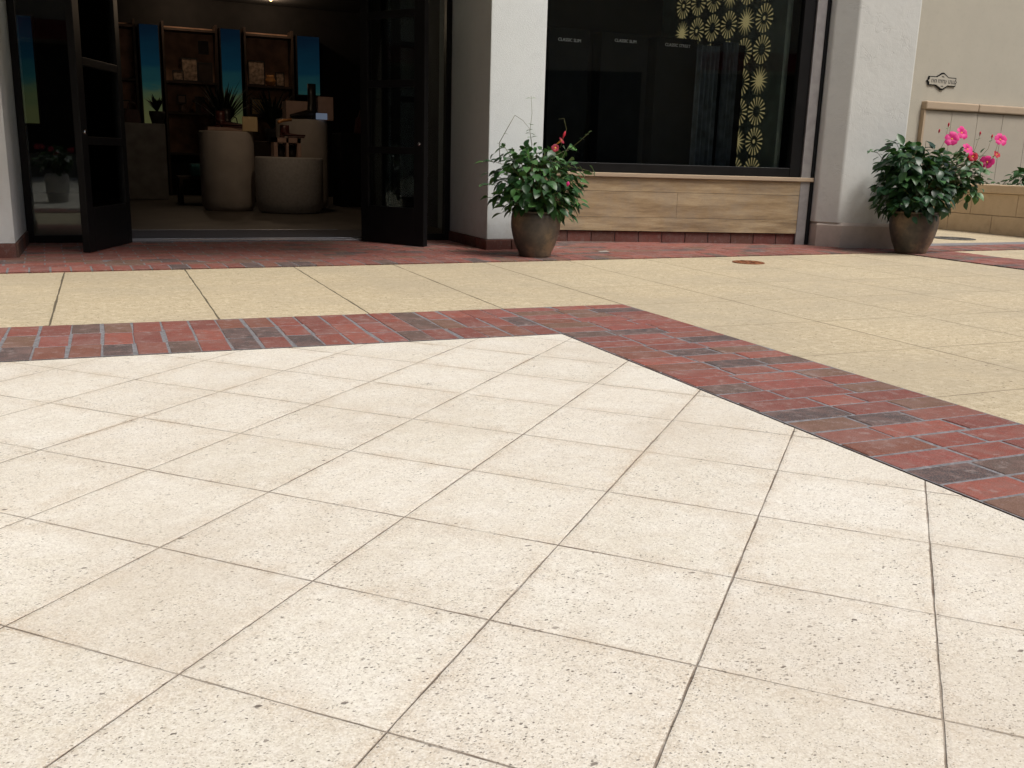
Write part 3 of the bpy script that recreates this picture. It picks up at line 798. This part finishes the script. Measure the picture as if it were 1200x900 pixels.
sprig(p1, [on(-.24, .50), on(-.32, .485, .08), on(-.37, .473, .08)], (.6, .95), 16, MT['leaf'], .002, .065)
flower(p1, on(.15, .785, .12), Vector((.5, -.5, .5)), .055, MT['redm'], 71); flower(p1, on(.11, .735, .14), Vector((-.2, -.8, .1)), .05, MT['redm'], 72); bud(p1, on(.16, .80, .12), Vector((.3, 0, .9)), .05, MT['red'], .009)
bud(p1, on(.192, .49, .27), Vector((.1, -.3, .9)), .035, MT['pink'], .012)

p2 = thing('potted_plant', 'bronze glazed pot with bright pink flowers beside the grey pier', 'potted plant', (6.07, 5.87, .008), group='glazed pots of flowering plants outside the shop')
pot(p2, .175, .188, .125, .335, MT['glaze'])
foliage(p2, (-.02, .01, .56), (.39, .30, .26), 640, (.07, .115), MT['leaf2'], 21)
foliage(p2, (-.09, .0, .42), (.31, .26, .14), 190, (.065, .10), MT['leaf2'], 22)
foliage(p2, (-.16, .0, .72), (.23, .22, .14), 130, (.07, .11), MT['leaf2'], 23)
foliage(p2, (.30, -.16, .62), (.19, .17, .22), 260, (.045, .085), MT['leaf'], 25)
for k, (x_, z_, dp, sz, mt) in enumerate(((.235, .955, .12, .085, 'pink'), (.148, .904, .16, .095, 'pink'), (.27, .83, .18, .085, 'pink'), (.33, .775, .16, .065, 'red'), (.468, .737, .12, .088, 'pink'), (.596, .915, .02, .088, 'pink'), (.585, .80, .02, .05, 'red'))):
    rn = random.Random(k); flower(p2, on(x_, z_, dp), tocam + Vector((rn.uniform(-.5, .5), 0, rn.uniform(-.1, .6))), sz * 1.22, MT[mt], k + 40)
sprig(p2, [on(.40, .62), on(.52, .68), on(.575, .78), on(.596, .90)], (.2,), 7, MT['leaf'])
sprig(p2, [on(.38, .72), on(.40, .85, .04), on(.42, .94, .04)], (.85,), 8, MT['leaf'], .0016)
sprig(p2, [on(.45, .75), on(.50, .84, .04), on(.518, .92, .04)], (.9,), 9, MT['leaf'], .0016)
sprig(p2, [on(.12, .78), on(.15, .90, .04), on(.16, 1.0, .04)], (.8, .95), 10, MT['leaf'], .0018)
for xx, zz in ((.16, 1.0), (.42, .94), (.518, .92), (.092, .95)): bud(p2, on(xx, zz, .04), Vector((.1, 0, .9)), .035, MT['red'], .008)
sprig(p2, [on(-.30, .72), on(-.38, .79, .04), on(-.45, .80, .04)], (.4, .7, .95), 13, MT['leaf2'], .002, .055)
sprig(p2, [on(-.18, .8), on(-.24, .87, .04), on(-.29, .88, .04)], (.4, .7, .95), 14, MT['leaf2'], .002, .06)

p3 = thing('potted_plant', 'tall off-white pot with pink flowers, mirrored in the left sidelight glass', 'potted plant', (-.50, 1.84, 0))
pot(p3, .12, .135, .11, .34, MT['whitepot'])
foliage(p3, (0, 0, .50), (.24, .22, .15), 200, (.06, .10), MT['leaf2'], 51)
for k in range(5):
    rn = random.Random(90 + k); flower(p3, (rn.uniform(-.22, .22), rn.uniform(-.05, .25), rn.uniform(.5, .72)), (rn.uniform(-.4, .4), 1, .3), .07, MT['redm'], k + 60)

# plants in the stone planter
sh = thing('planter_shrub', 'low green shrub growing in the stone planter at the right edge', 'shrub', (10.35, 8.15, .47))
foliage(sh, (0, 0, .14), (.30, .35, .16), 220, (.07, .11), MT['leaf'], 31)
sh2 = thing('ground_cover', 'low leafy ground cover behind the planter rim', 'plant', (9.75, 8.2, .46))
foliage(sh2, (0, 0, .02), (.45, 1.2, .06), 300, (.04, .07), MT['leaf2'], 33)

# ------------------------------------------------------------------ inside the shop
drums = [('beige plaster drum display stand carrying boots, left of the three', 1.29, 11.10, .29, .872, 'drum'),
         ('short grey drum display stand in front, carrying a shoe box', 1.90, 10.72, .365, .615, 'drum2'),
         ('tallest drum display stand, behind the other two', 2.22, 11.62, .30, 1.045, 'drum')]
for lab, x, y, r, h, mt in drums:
    bm = B(); lathe(bm, [(r * .84, .018), (r * .91, .035), (r * .965, .075), (r * .99, .13), (r, .2), (r, h - .02), (r * .985, h - .004), (r * .96, h)], 56)
    t = obj('display_drum', bm, MT[mt], smooth=True); t.location = (x, y, 0); tag(t, lab, 'display stand', 'drum display stands inside the shop')
    for p in t.data.polygons: p.use_smooth = abs(p.normal.z) < .9

def boot(loc, rz, h, L, mat, lab, s=1):
    """side-profile boot: shaft, foot, heel with rounded cross sections"""
    bm = B(); rings = []
    path = [(.0, h, .045, .05), (.0, h * .7, .043, .05), (0, h * .45, .045, .052), (.005, h * .25, .045, .055), (.03, h * .16 + .02, .045, .06)]
    for x, z, rx, ry in path: rings.append([bm.verts.new((x + ry * math.cos(a), rx * math.sin(a), z)) for a in [k * math.pi / 6 for k in range(12)]])
    foot = [(.06, .055), (.11, .042), (.16, .032), (.20, .022)]
    for i in range(len(rings) - 1):
        for k in range(12): bm.faces.new((rings[i][k], rings[i][(k + 1) % 12], rings[i + 1][(k + 1) % 12], rings[i + 1][k]))
    bm.faces.new(rings[0])
    fr = []
    for x, r in ((-.05, .03), (-.03, .045), (.03, .055), (.09, .05), (.15, .042), (L - .08, .03), (L - .06, .012)):
        zt = max(.02, min(h * .3, .11) * (1 - max(0, x) / L * .9))
        fr.append([bm.verts.new((x, r * math.cos(a) * .85, .016 + zt * .5 + zt * .5 * math.sin(a))) for a in [k * math.pi / 5 for k in range(10)]])
    for i in range(len(fr) - 1):
        for k in range(10): bm.faces.new((fr[i][k], fr[i][(k + 1) % 10], fr[i + 1][(k + 1) % 10], fr[i + 1][k]))
    bm.faces.new(fr[0][::-1]); bm.faces.new(fr[-1])
    box(bm, (-.055, -.03, 0), (0.0, .03, .018), .003); box(bm, (.03, -.035, 0), (L - .07, .035, .014), .003)
    t = obj('boot', bm, mat, smooth=True); t.location = loc; t.rotation_euler = (0, 0, rz); t.scale = (s, s, s)
    return tag(t, lab, 'boot')
boot((1.22, 10.98, .912), R(-15), .17, .3, MT['leather'], 'brown ankle boot on the left drum stand')
boot((1.30, 11.14, .912), R(-25), .20, .3, MT['darkleather'], 'taller dark ankle boot behind the brown one on the left drum stand')
boot((2.32, 11.50, 1.05), R(195), .40, .34, MT['darkleather'], 'tall dark boot standing on the tallest drum')
boot((1.86, 10.72, .822), R(-10), .13, .28, MT['leather'], 'dark red shoe standing on the open shoe box')
def thingbox(name, a, b, mat, lab, cat, bev=.003, group=None):
    bm = B(); box(bm, a, b, bev); o = obj(name, bm, mat); return tag(o, lab, cat, group)
thingbox('shoe_box', (1.08, 10.92, .875), (1.50, 11.22, .91), MT['box'], 'flat blush shoe box under the boots on the left drum', 'box')
thingbox('price_card', (1.44, 10.885, .876), (1.60, 10.90, 1.03), MT['card'], 'upright cream card on the edge of the left drum', 'card')
thingbox('shoe_box', (2.02, 11.50, 1.05), (2.30, 11.76, 1.25), MT['box'], 'tall blush box behind the tall boot', 'box')
thingbox('shoe_box', (2.36, 11.62, 1.05), (2.60, 11.80, 1.32), MT['box'], 'pale box at the right of the tallest drum', 'box')
thingbox('label_screen', (2.34, 11.36, 1.05), (2.47, 11.38, 1.12), MT['screenlit'], 'tiny lit label on the right edge of the tallest drum', 'label')
# open box with two compartments
t = thing('shoe_rack_box', 'open pale box showing two dark shoe toes on the short drum', 'box', (1.86, 10.66, .617))
boxes('carton', [((-.145, -.1, 0), (-.105, .1, .2)), ((.105, -.1, 0), (.145, .1, .2)), ((-.012, -.1, 0), (.012, .1, .2)), ((-.145, -.1, .15), (.145, .1, .2)), ((-.145, .08, 0), (.145, .1, .2))], MT['box'], t)
for sx in (-.058, .058):
    bm = B(); lathe(bm, [(.042, 0), (.044, .05), (.035, .11), (.01, .125)], 16); bmesh.ops.translate(bm, vec=(sx, .0, .002), verts=bm.verts); obj('shoe_toe', bm, MT['darkleather'], t, smooth=True)
bm = B(); tube(bm, [(1.78, 10.62, .98), (1.84, 10.66, 1.0), (1.93, 10.68, 1.01)], .018, .014, 8); o = obj('hat', bm, MT['amber'], smooth=True); tag(o, 'small amber strap resting on the dark red shoe', 'strap')

thingbox('counter', (.22, 13.4, .018), (.80, 13.9, .98), MT['counter'], 'grey block counter at the left of the shop floor', 'counter', .01)
thingbox('counter', (2.75, 11.9, .018), (4.6, 12.4, .92), MT['blackmatt'], 'long dark counter behind the right door', 'counter', .01)
# low table with teal cloth
t = thing('low_table', 'low dark table with a folded teal cloth between counter and drums', 'table', (1.18, 12.5, .018))
boxes('tabletop', [((-.33, -.25, .30), (.33, .25, .33))], MT['shelfwood'], t)
for sx in (-.3, .3):
    for sy in (-.22, .22): boxes('leg', [((sx - .02, sy - .02, 0), (sx + .02, sy + .02, .30))], MT['shelfwood'], t)
thingbox('folded_cloth', (1.0, 12.3, .352), (1.38, 12.55, .50), MT['teal'], 'folded teal cloth on the low table', 'cloth', .02)
# backlit sky prints
for lab, x0, x1, z0, z1 in (('leftmost backlit sky panel, fading to yellow at its foot', .60, .84, .95, 2.31), ('middle backlit sky panel above the drums', 1.67, 1.93, 1.0, 2.33), ('rightmost and shortest backlit sky panel', 2.74, 3.05, 1.5, 2.31), ('backlit sky panel seen through the left sidelight', -1.0, -.72, .95, 2.3)):
    t = thing('sky_panel', lab, 'light panel', ((x0 + x1) / 2, 14.6, 0), group='backlit sky prints on the shop wall'); w2 = (x1 - x0) / 2
    boxes('print', [((-w2, -.10, z0), (w2, -.06, z1))], mat_skypanel() if 'skyp' not in MT else MT['skyp'], t)
    boxes('frame', [((-w2 - .015, -.06, z0 - .02), (w2 + .015, .33, z1 + .02))], MT['frame'], t)
# wall shelves
def shelf(x0, x1, zs, lab):
    t = thing('wall_shelf', lab, 'shelf', ((x0 + x1) / 2, 14.85, 0), group='wall shelves between the sky panels'); h = (x1 - x0) / 2
    boxes('back_board', [((-h, .02, .6), (h, .05, 2.35))], MT['shelfback'], t)
    for z in zs: boxes('board', [((-h + .003, -.28, z - .03), (h - .003, .018, z))], MT['shelfwood'], t)
    boxes('side_panel', [((-h - .03, -.28, .02), (-h, .06, 2.38)), ((h, -.28, .02), (h + .03, .06, 2.38))], MT['shelfwood'], t)
shelf(.92, 1.60, (.62, 1.18, 1.60, 2.30), 'dark wall shelf with frames between the first two sky panels')
shelf(2.02, 2.66, (.62, 1.18, 1.60, 2.30), 'dark wall shelf with pictures and an amber pot between the last two sky panels')
shelf(.02, .52, (.62, 1.18, 1.60, 2.30), 'dim wall shelf left of the first sky panel')
def frame(x, z, w_, h_, lab, y=14.62, mt='art'):
    t = thing('picture_frame', lab, 'picture frame', (x, y, z)); b2 = .015
    boxes('frame', [((-w_ / 2, 0, 0), (-w_ / 2 + b2, .02, h_)), ((w_ / 2 - b2, 0, 0), (w_ / 2, .02, h_)), ((-w_ / 2 + b2, 0, 0), (w_ / 2 - b2, .02, b2)), ((-w_ / 2 + b2, 0, h_ - b2), (w_ / 2 - b2, .02, h_))], MT['frame'], t)
    boxes('print', [((-w_ / 2 + b2, .006, b2), (w_ / 2 - b2, .015, h_ - b2))], MT[mt], t)
frame(1.08, 1.602, .15, .14, 'small frame leaning on the upper left shelf', 14.60)
frame(1.24, 1.602, .22, .32, 'tall picture frame in the middle of the upper left shelf')
frame(1.45, 1.602, .20, .27, 'dark picture frame at the right of the upper left shelf', 14.64, 'shelfwood')
frame(1.12, 1.30, .12, .12, 'little square frame on the lower left shelf', 14.7, 'box')
frame(2.16, 1.602, .24, .34, 'portrait frame on the upper right shelf')
frame(2.20, 1.182, .26, .24, 'landscape frame on the lower right shelf', 14.66, 'card')
frame(.22, 1.602, .18, .16, 'small pinkish frame on the dim left shelf', 14.6, 'box')
def vase(x, y, z, r, h, mt, lab):
    bm = B(); lathe(bm, [(r * .6, 0), (r, h * .3), (r * 1.05, h * .55), (r * .6, h * .8), (r * .75, h)], 24); o = obj('vase', bm, MT[mt], smooth=True); o.location = (x, y, z); tag(o, lab, 'vase')
vase(2.36, 14.66, 1.602, .075, .15, 'amber', 'glowing amber vase on the upper right shelf')
vase(1.13, 14.7, 1.182, .045, .10, 'box', 'small pink vase on the lower left shelf')
vase(1.30, 14.7, 1.182, .05, .14, 'amber', 'amber vase on the lower left shelf')
thingbox('basket', (2.42, 14.56, 1.182), (2.62, 14.74, 1.32), MT['amber'], 'woven amber basket on the lower right shelf', 'basket', .02)
frame(1.36, 1.182, .13, .22, 'narrow dark frame on the lower left shelf', 14.64, 'shelfwood')
frame(2.50, 1.602, .13, .20, 'narrow frame right of the amber vase', 14.66)
frame(.36, 1.182, .14, .13, 'small dim frame on the lower shelf left of the first sky panel', 14.66, 'box')
frame(1.46, 2.0, .14, .18, 'small frame hung on the back board of the left shelf', 14.84, 'shelfwood')
def bag(x, y, z, w_, h_, mt, lab):
    t = thing('handbag', lab, 'bag', (x, y, z))
    bm = B(); lo = [(-w_ / 2, -.05), (w_ / 2, -.05), (w_ / 2, .05), (-w_ / 2, .05)]
    a = [bm.verts.new((p[0], p[1], 0)) for p in lo]; b = [bm.verts.new((p[0] * .8, p[1] * .5, h_)) for p in lo]
    bm.faces.new(a[::-1]); bm.faces.new(b)
    for k in range(4): bm.faces.new((a[k], a[(k + 1) % 4], b[(k + 1) % 4], b[k]))
    bmesh.ops.bevel(bm, geom=bm.edges[:], offset=.012, segments=2, affect='EDGES'); obj('body', bm, MT[mt], t)
    bm = B(); tube(bm, [(-w_ * .3, 0, h_ * .97), (-w_ * .22, 0, h_ * 1.4), (0, 0, h_ * 1.55), (w_ * .22, 0, h_ * 1.4), (w_ * .3, 0, h_ * .97)], .007, n=6); obj('handle', bm, MT[mt], t)
bag(1.45, 14.64, 1.182, .17, .13, 'leather', 'dark red handbag at the right of the lower left shelf')
bag(1.62, 13.18, .802, .22, .20, 'darkleather', 'dark handbag on the console behind the left drum')
bag(.42, 13.6, .982, .2, .17, 'leather', 'brown handbag on the left of the grey counter')
bag(3.1, 12.1, .922, .26, .2, 'leather', 'brown handbag on the long dark counter')
def palm(x, y, z, h, n, lab, seed):
    rnd = random.Random(seed); t = thing('indoor_plant', lab, 'plant', (x, y, z))
    bm = B(); lathe(bm, [(.07, 0), (.10, .12), (.10, .16), (.085, .16), (.08, .13)], 20); obj('pot', bm, MT['stone_dark'], t, smooth=True)
    bm = B()
    for k in range(n):
        a = rnd.uniform(0, 6.28); L = h * rnd.uniform(.6, 1); e = rnd.uniform(.9, 1.45)
        d = Vector((math.cos(a) * math.cos(e), math.sin(a) * math.cos(e), math.sin(e)))
        leaf(bm, Vector((0, 0, .14)), d, Vector((-math.cos(a), -math.sin(a), .6)), L, .035, .3, .25)
    obj('frond', bm, MT['palm'], t, smooth=True)
palm(1.52, 13.2, .80, .72, 60, 'dark spiky indoor plant behind the left drum', 3)
palm(2.10, 13.0, .85, .60, 60, 'dark leafy indoor plant behind the middle drum', 4)
thingbox('plant_stand', (1.36, 13.05, .018), (2.3, 13.35, .80), MT['shelfwood'], 'dark console table carrying the indoor plants', 'table', .01)
bpy.data.objects['indoor_plant.001'].location.z = .80
palm(.72, 13.6, .98, .26, 40, 'small dark plant on the grey counter', 6)
# lamps
def lamp(x, y, z, lab, e, r=.045):
    t = thing('ceiling_lamp', lab, 'lamp', (x, y, z), group='small warm lamps on the shop ceiling')
    bm = B(); lathe(bm, [(r * 1.25, 0), (r * 1.25, min(.11, 2.745 - z)), (r * .5, min(.13, 2.748 - z))], 24); obj('housing', bm, MT['black'], t, smooth=True)
    bm = B(); tube(bm, [(0, 0, min(.12, 2.742 - z)), (0, 0, 2.75 - z)], .006, n=6); obj('rod', bm, MT['black'], t)
    bm = B(); lathe(bm, [(.002, -.014), (r * .7, -.009), (r, -.001)], 24); obj('bulb', bm, MT['bulb'], t, smooth=True)
    l = bpy.data.lights.new('lamp_light', 'POINT'); l.energy = e; l.color = (1, .72, .48); l.shadow_soft_size = .04
    o = bpy.data.objects.new('lamp_light', l); col.objects.link(o); o.parent = t; o.location = (0, 0, -.06)
lamp(1.665, 9.6, 2.10, 'warm ceiling lamp cut by the top edge, above the drums', 9)
lamp(1.15, 14.35, 2.738, 'dim lamp over the left shelf', 5, .02)
lamp(2.35, 14.35, 2.738, 'dim lamp over the right shelf', 5, .02)

# ------------------------------------------------------------------ display window contents
def text_mesh(name, s, size, loc, rot, mat, parent):
    c = bpy.data.curves.new(name, 'FONT'); c.body = s; c.size = size; c.align_x = 'CENTER'; c.align_y = 'CENTER'; c.extrude = .0008; c.resolution_u = 2
    o = bpy.data.objects.new(name + '_src', c); col.objects.link(o)
    bpy.context.view_layer.update()
    me = bpy.data.meshes.new_from_object(o.evaluated_get(bpy.context.evaluated_depsgraph_get()))
    bpy.data.objects.remove(o)
    me.materials.clear(); me.materials.append(mat)
    o = bpy.data.objects.new(name, me); col.objects.link(o); o.location = loc; o.rotation_euler = rot; o.parent = parent
    return o
for lab, x, w_, z, s in (('black jeans display column lettered CLASSIC SLIM, leftmost in the window', 3.68, .37, 1.645, 'CLASSIC SLIM'),
                      ('black jeans display column lettered CLASSIC SLIM, middle one', 4.215, .46, 1.675, 'CLASSIC SLIM'), ('black jeans display column lettered CLASSIC STREET', 4.74, .42, 1.675, 'CLASSIC STREET')):
    t = thing('display_column', lab, 'display stand', (x, 7.5, 0), group='black display columns in the window')
    boxes('column_body', [((-w_ / 2, 0, .3), (w_ / 2, .16, 1.74))], MT['blackmatt'], t, .004)
    text_mesh('lettering', s, .036 if 'SLIM' in s else .036, (0, -.004, z), (R(90), 0, 0), MT['letter'], t)
def drape(x0, x1, y, z0, z1, mat, lab, seed):
    rnd = random.Random(seed); bm = B(); n = 26; a = []; b = []; ph = rnd.uniform(0, 6)
    for s in range(n + 1):
        x = x0 + (x1 - x0) * s / n; yy = y + .018 * math.sin(s * 1.1 + ph)
        a.append((x, yy))
    pts = a + [(x, yy + .012) for x, yy in a[::-1]]
    prism(bm, pts, z0, z1); return tag(obj('hanging_cloth', bm, mat, smooth=False), lab, 'cloth')
drape(4.775, 4.985, 7.22, .35, 1.66, MT['curtain'], 'narrow slate cloth hanging beside the lettered columns', 1)
drape(5.02, 5.18, 7.2, .35, 1.70, MT['curtain'], 'wider slate cloth hanging next to the patterned screen', 2)
thingbox('black_partition', (4.99, 7.31, .3), (5.322, 7.35, 1.70), MT['blackmatt'], 'plain black panel in front of the patterned screen', 'panel')
# patterned screen on the return wall
scn = thing('patterned_screen', 'dark screen with pale gold sunburst cut-outs at the right of the window', 'screen', (5.33, 7.0, 0))
boxes('board', [((0, -.22, .3), (.03, 1.75, 2.9))], MT['screen'], scn)
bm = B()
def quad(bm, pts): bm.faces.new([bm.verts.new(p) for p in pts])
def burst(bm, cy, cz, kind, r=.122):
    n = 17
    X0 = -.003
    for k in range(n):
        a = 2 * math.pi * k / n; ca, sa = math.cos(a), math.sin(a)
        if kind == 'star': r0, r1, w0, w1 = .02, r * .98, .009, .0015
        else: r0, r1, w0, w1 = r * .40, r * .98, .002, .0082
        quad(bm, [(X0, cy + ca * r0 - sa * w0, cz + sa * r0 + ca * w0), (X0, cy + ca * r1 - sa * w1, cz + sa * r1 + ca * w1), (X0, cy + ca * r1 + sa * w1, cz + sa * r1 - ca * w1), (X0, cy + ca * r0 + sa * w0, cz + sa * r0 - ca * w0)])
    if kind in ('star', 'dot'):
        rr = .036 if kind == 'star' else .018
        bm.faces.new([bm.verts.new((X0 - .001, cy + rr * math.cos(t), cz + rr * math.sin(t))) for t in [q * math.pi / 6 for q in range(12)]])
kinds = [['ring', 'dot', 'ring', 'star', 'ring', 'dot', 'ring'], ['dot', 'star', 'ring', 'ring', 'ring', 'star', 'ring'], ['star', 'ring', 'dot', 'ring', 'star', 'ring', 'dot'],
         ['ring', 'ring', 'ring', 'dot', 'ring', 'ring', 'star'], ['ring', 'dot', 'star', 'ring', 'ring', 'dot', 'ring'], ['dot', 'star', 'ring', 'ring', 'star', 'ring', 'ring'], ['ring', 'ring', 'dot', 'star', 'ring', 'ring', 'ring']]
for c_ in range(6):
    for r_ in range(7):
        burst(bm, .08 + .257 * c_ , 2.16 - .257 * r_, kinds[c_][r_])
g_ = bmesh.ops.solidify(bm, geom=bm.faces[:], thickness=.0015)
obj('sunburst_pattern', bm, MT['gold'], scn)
boxes('window_stage', [((2.96, 7.42, .02), (5.39, 8.78, .3))], MT['blackmatt'], shop)
boxes('window_side_wall', [((5.40, 6.85, .3), (5.44, 8.78, 3.0))], MT['screen'], shop)

# ------------------------------------------------------------------ across the walk, behind the camera (seen only in reflections); added shading wing
boxes('added_shade_wing', [((-9, -6, 0), (-3.6, 6.33, 9.0))], MT['stone_dark'], shop)  # out-of-view dark block added on the left to shade the pillar's side
opp = thing('opposite_building', 'tan two-storey building across the walk with dark shop windows', 'building', (0, -9, 0))
boxes('wall', [((-25, -4, 0), (30, 0, 8))], MT['tan'], opp)
bm = B(); x = -20
while x < 26: box(bm, (x, -.02, .5), (x + 3, .02, 2.8)); x += 4.4
obj('window', bm, MT['black'], opp)
x = -20
while x < 26:
    bm = B()
    lo = [(x - .1, .0, 3.3), (x + 3.1, .0, 3.3), (x + 3.1, 1.0, 2.8), (x - .1, 1.0, 2.8)]
    f = bm.faces.new([bm.verts.new(p) for p in lo]); x += 8.8
    bmesh.ops.solidify(bm, geom=bm.faces[:], thickness=.03)
    obj('awning', bm, MT['awning'], opp)
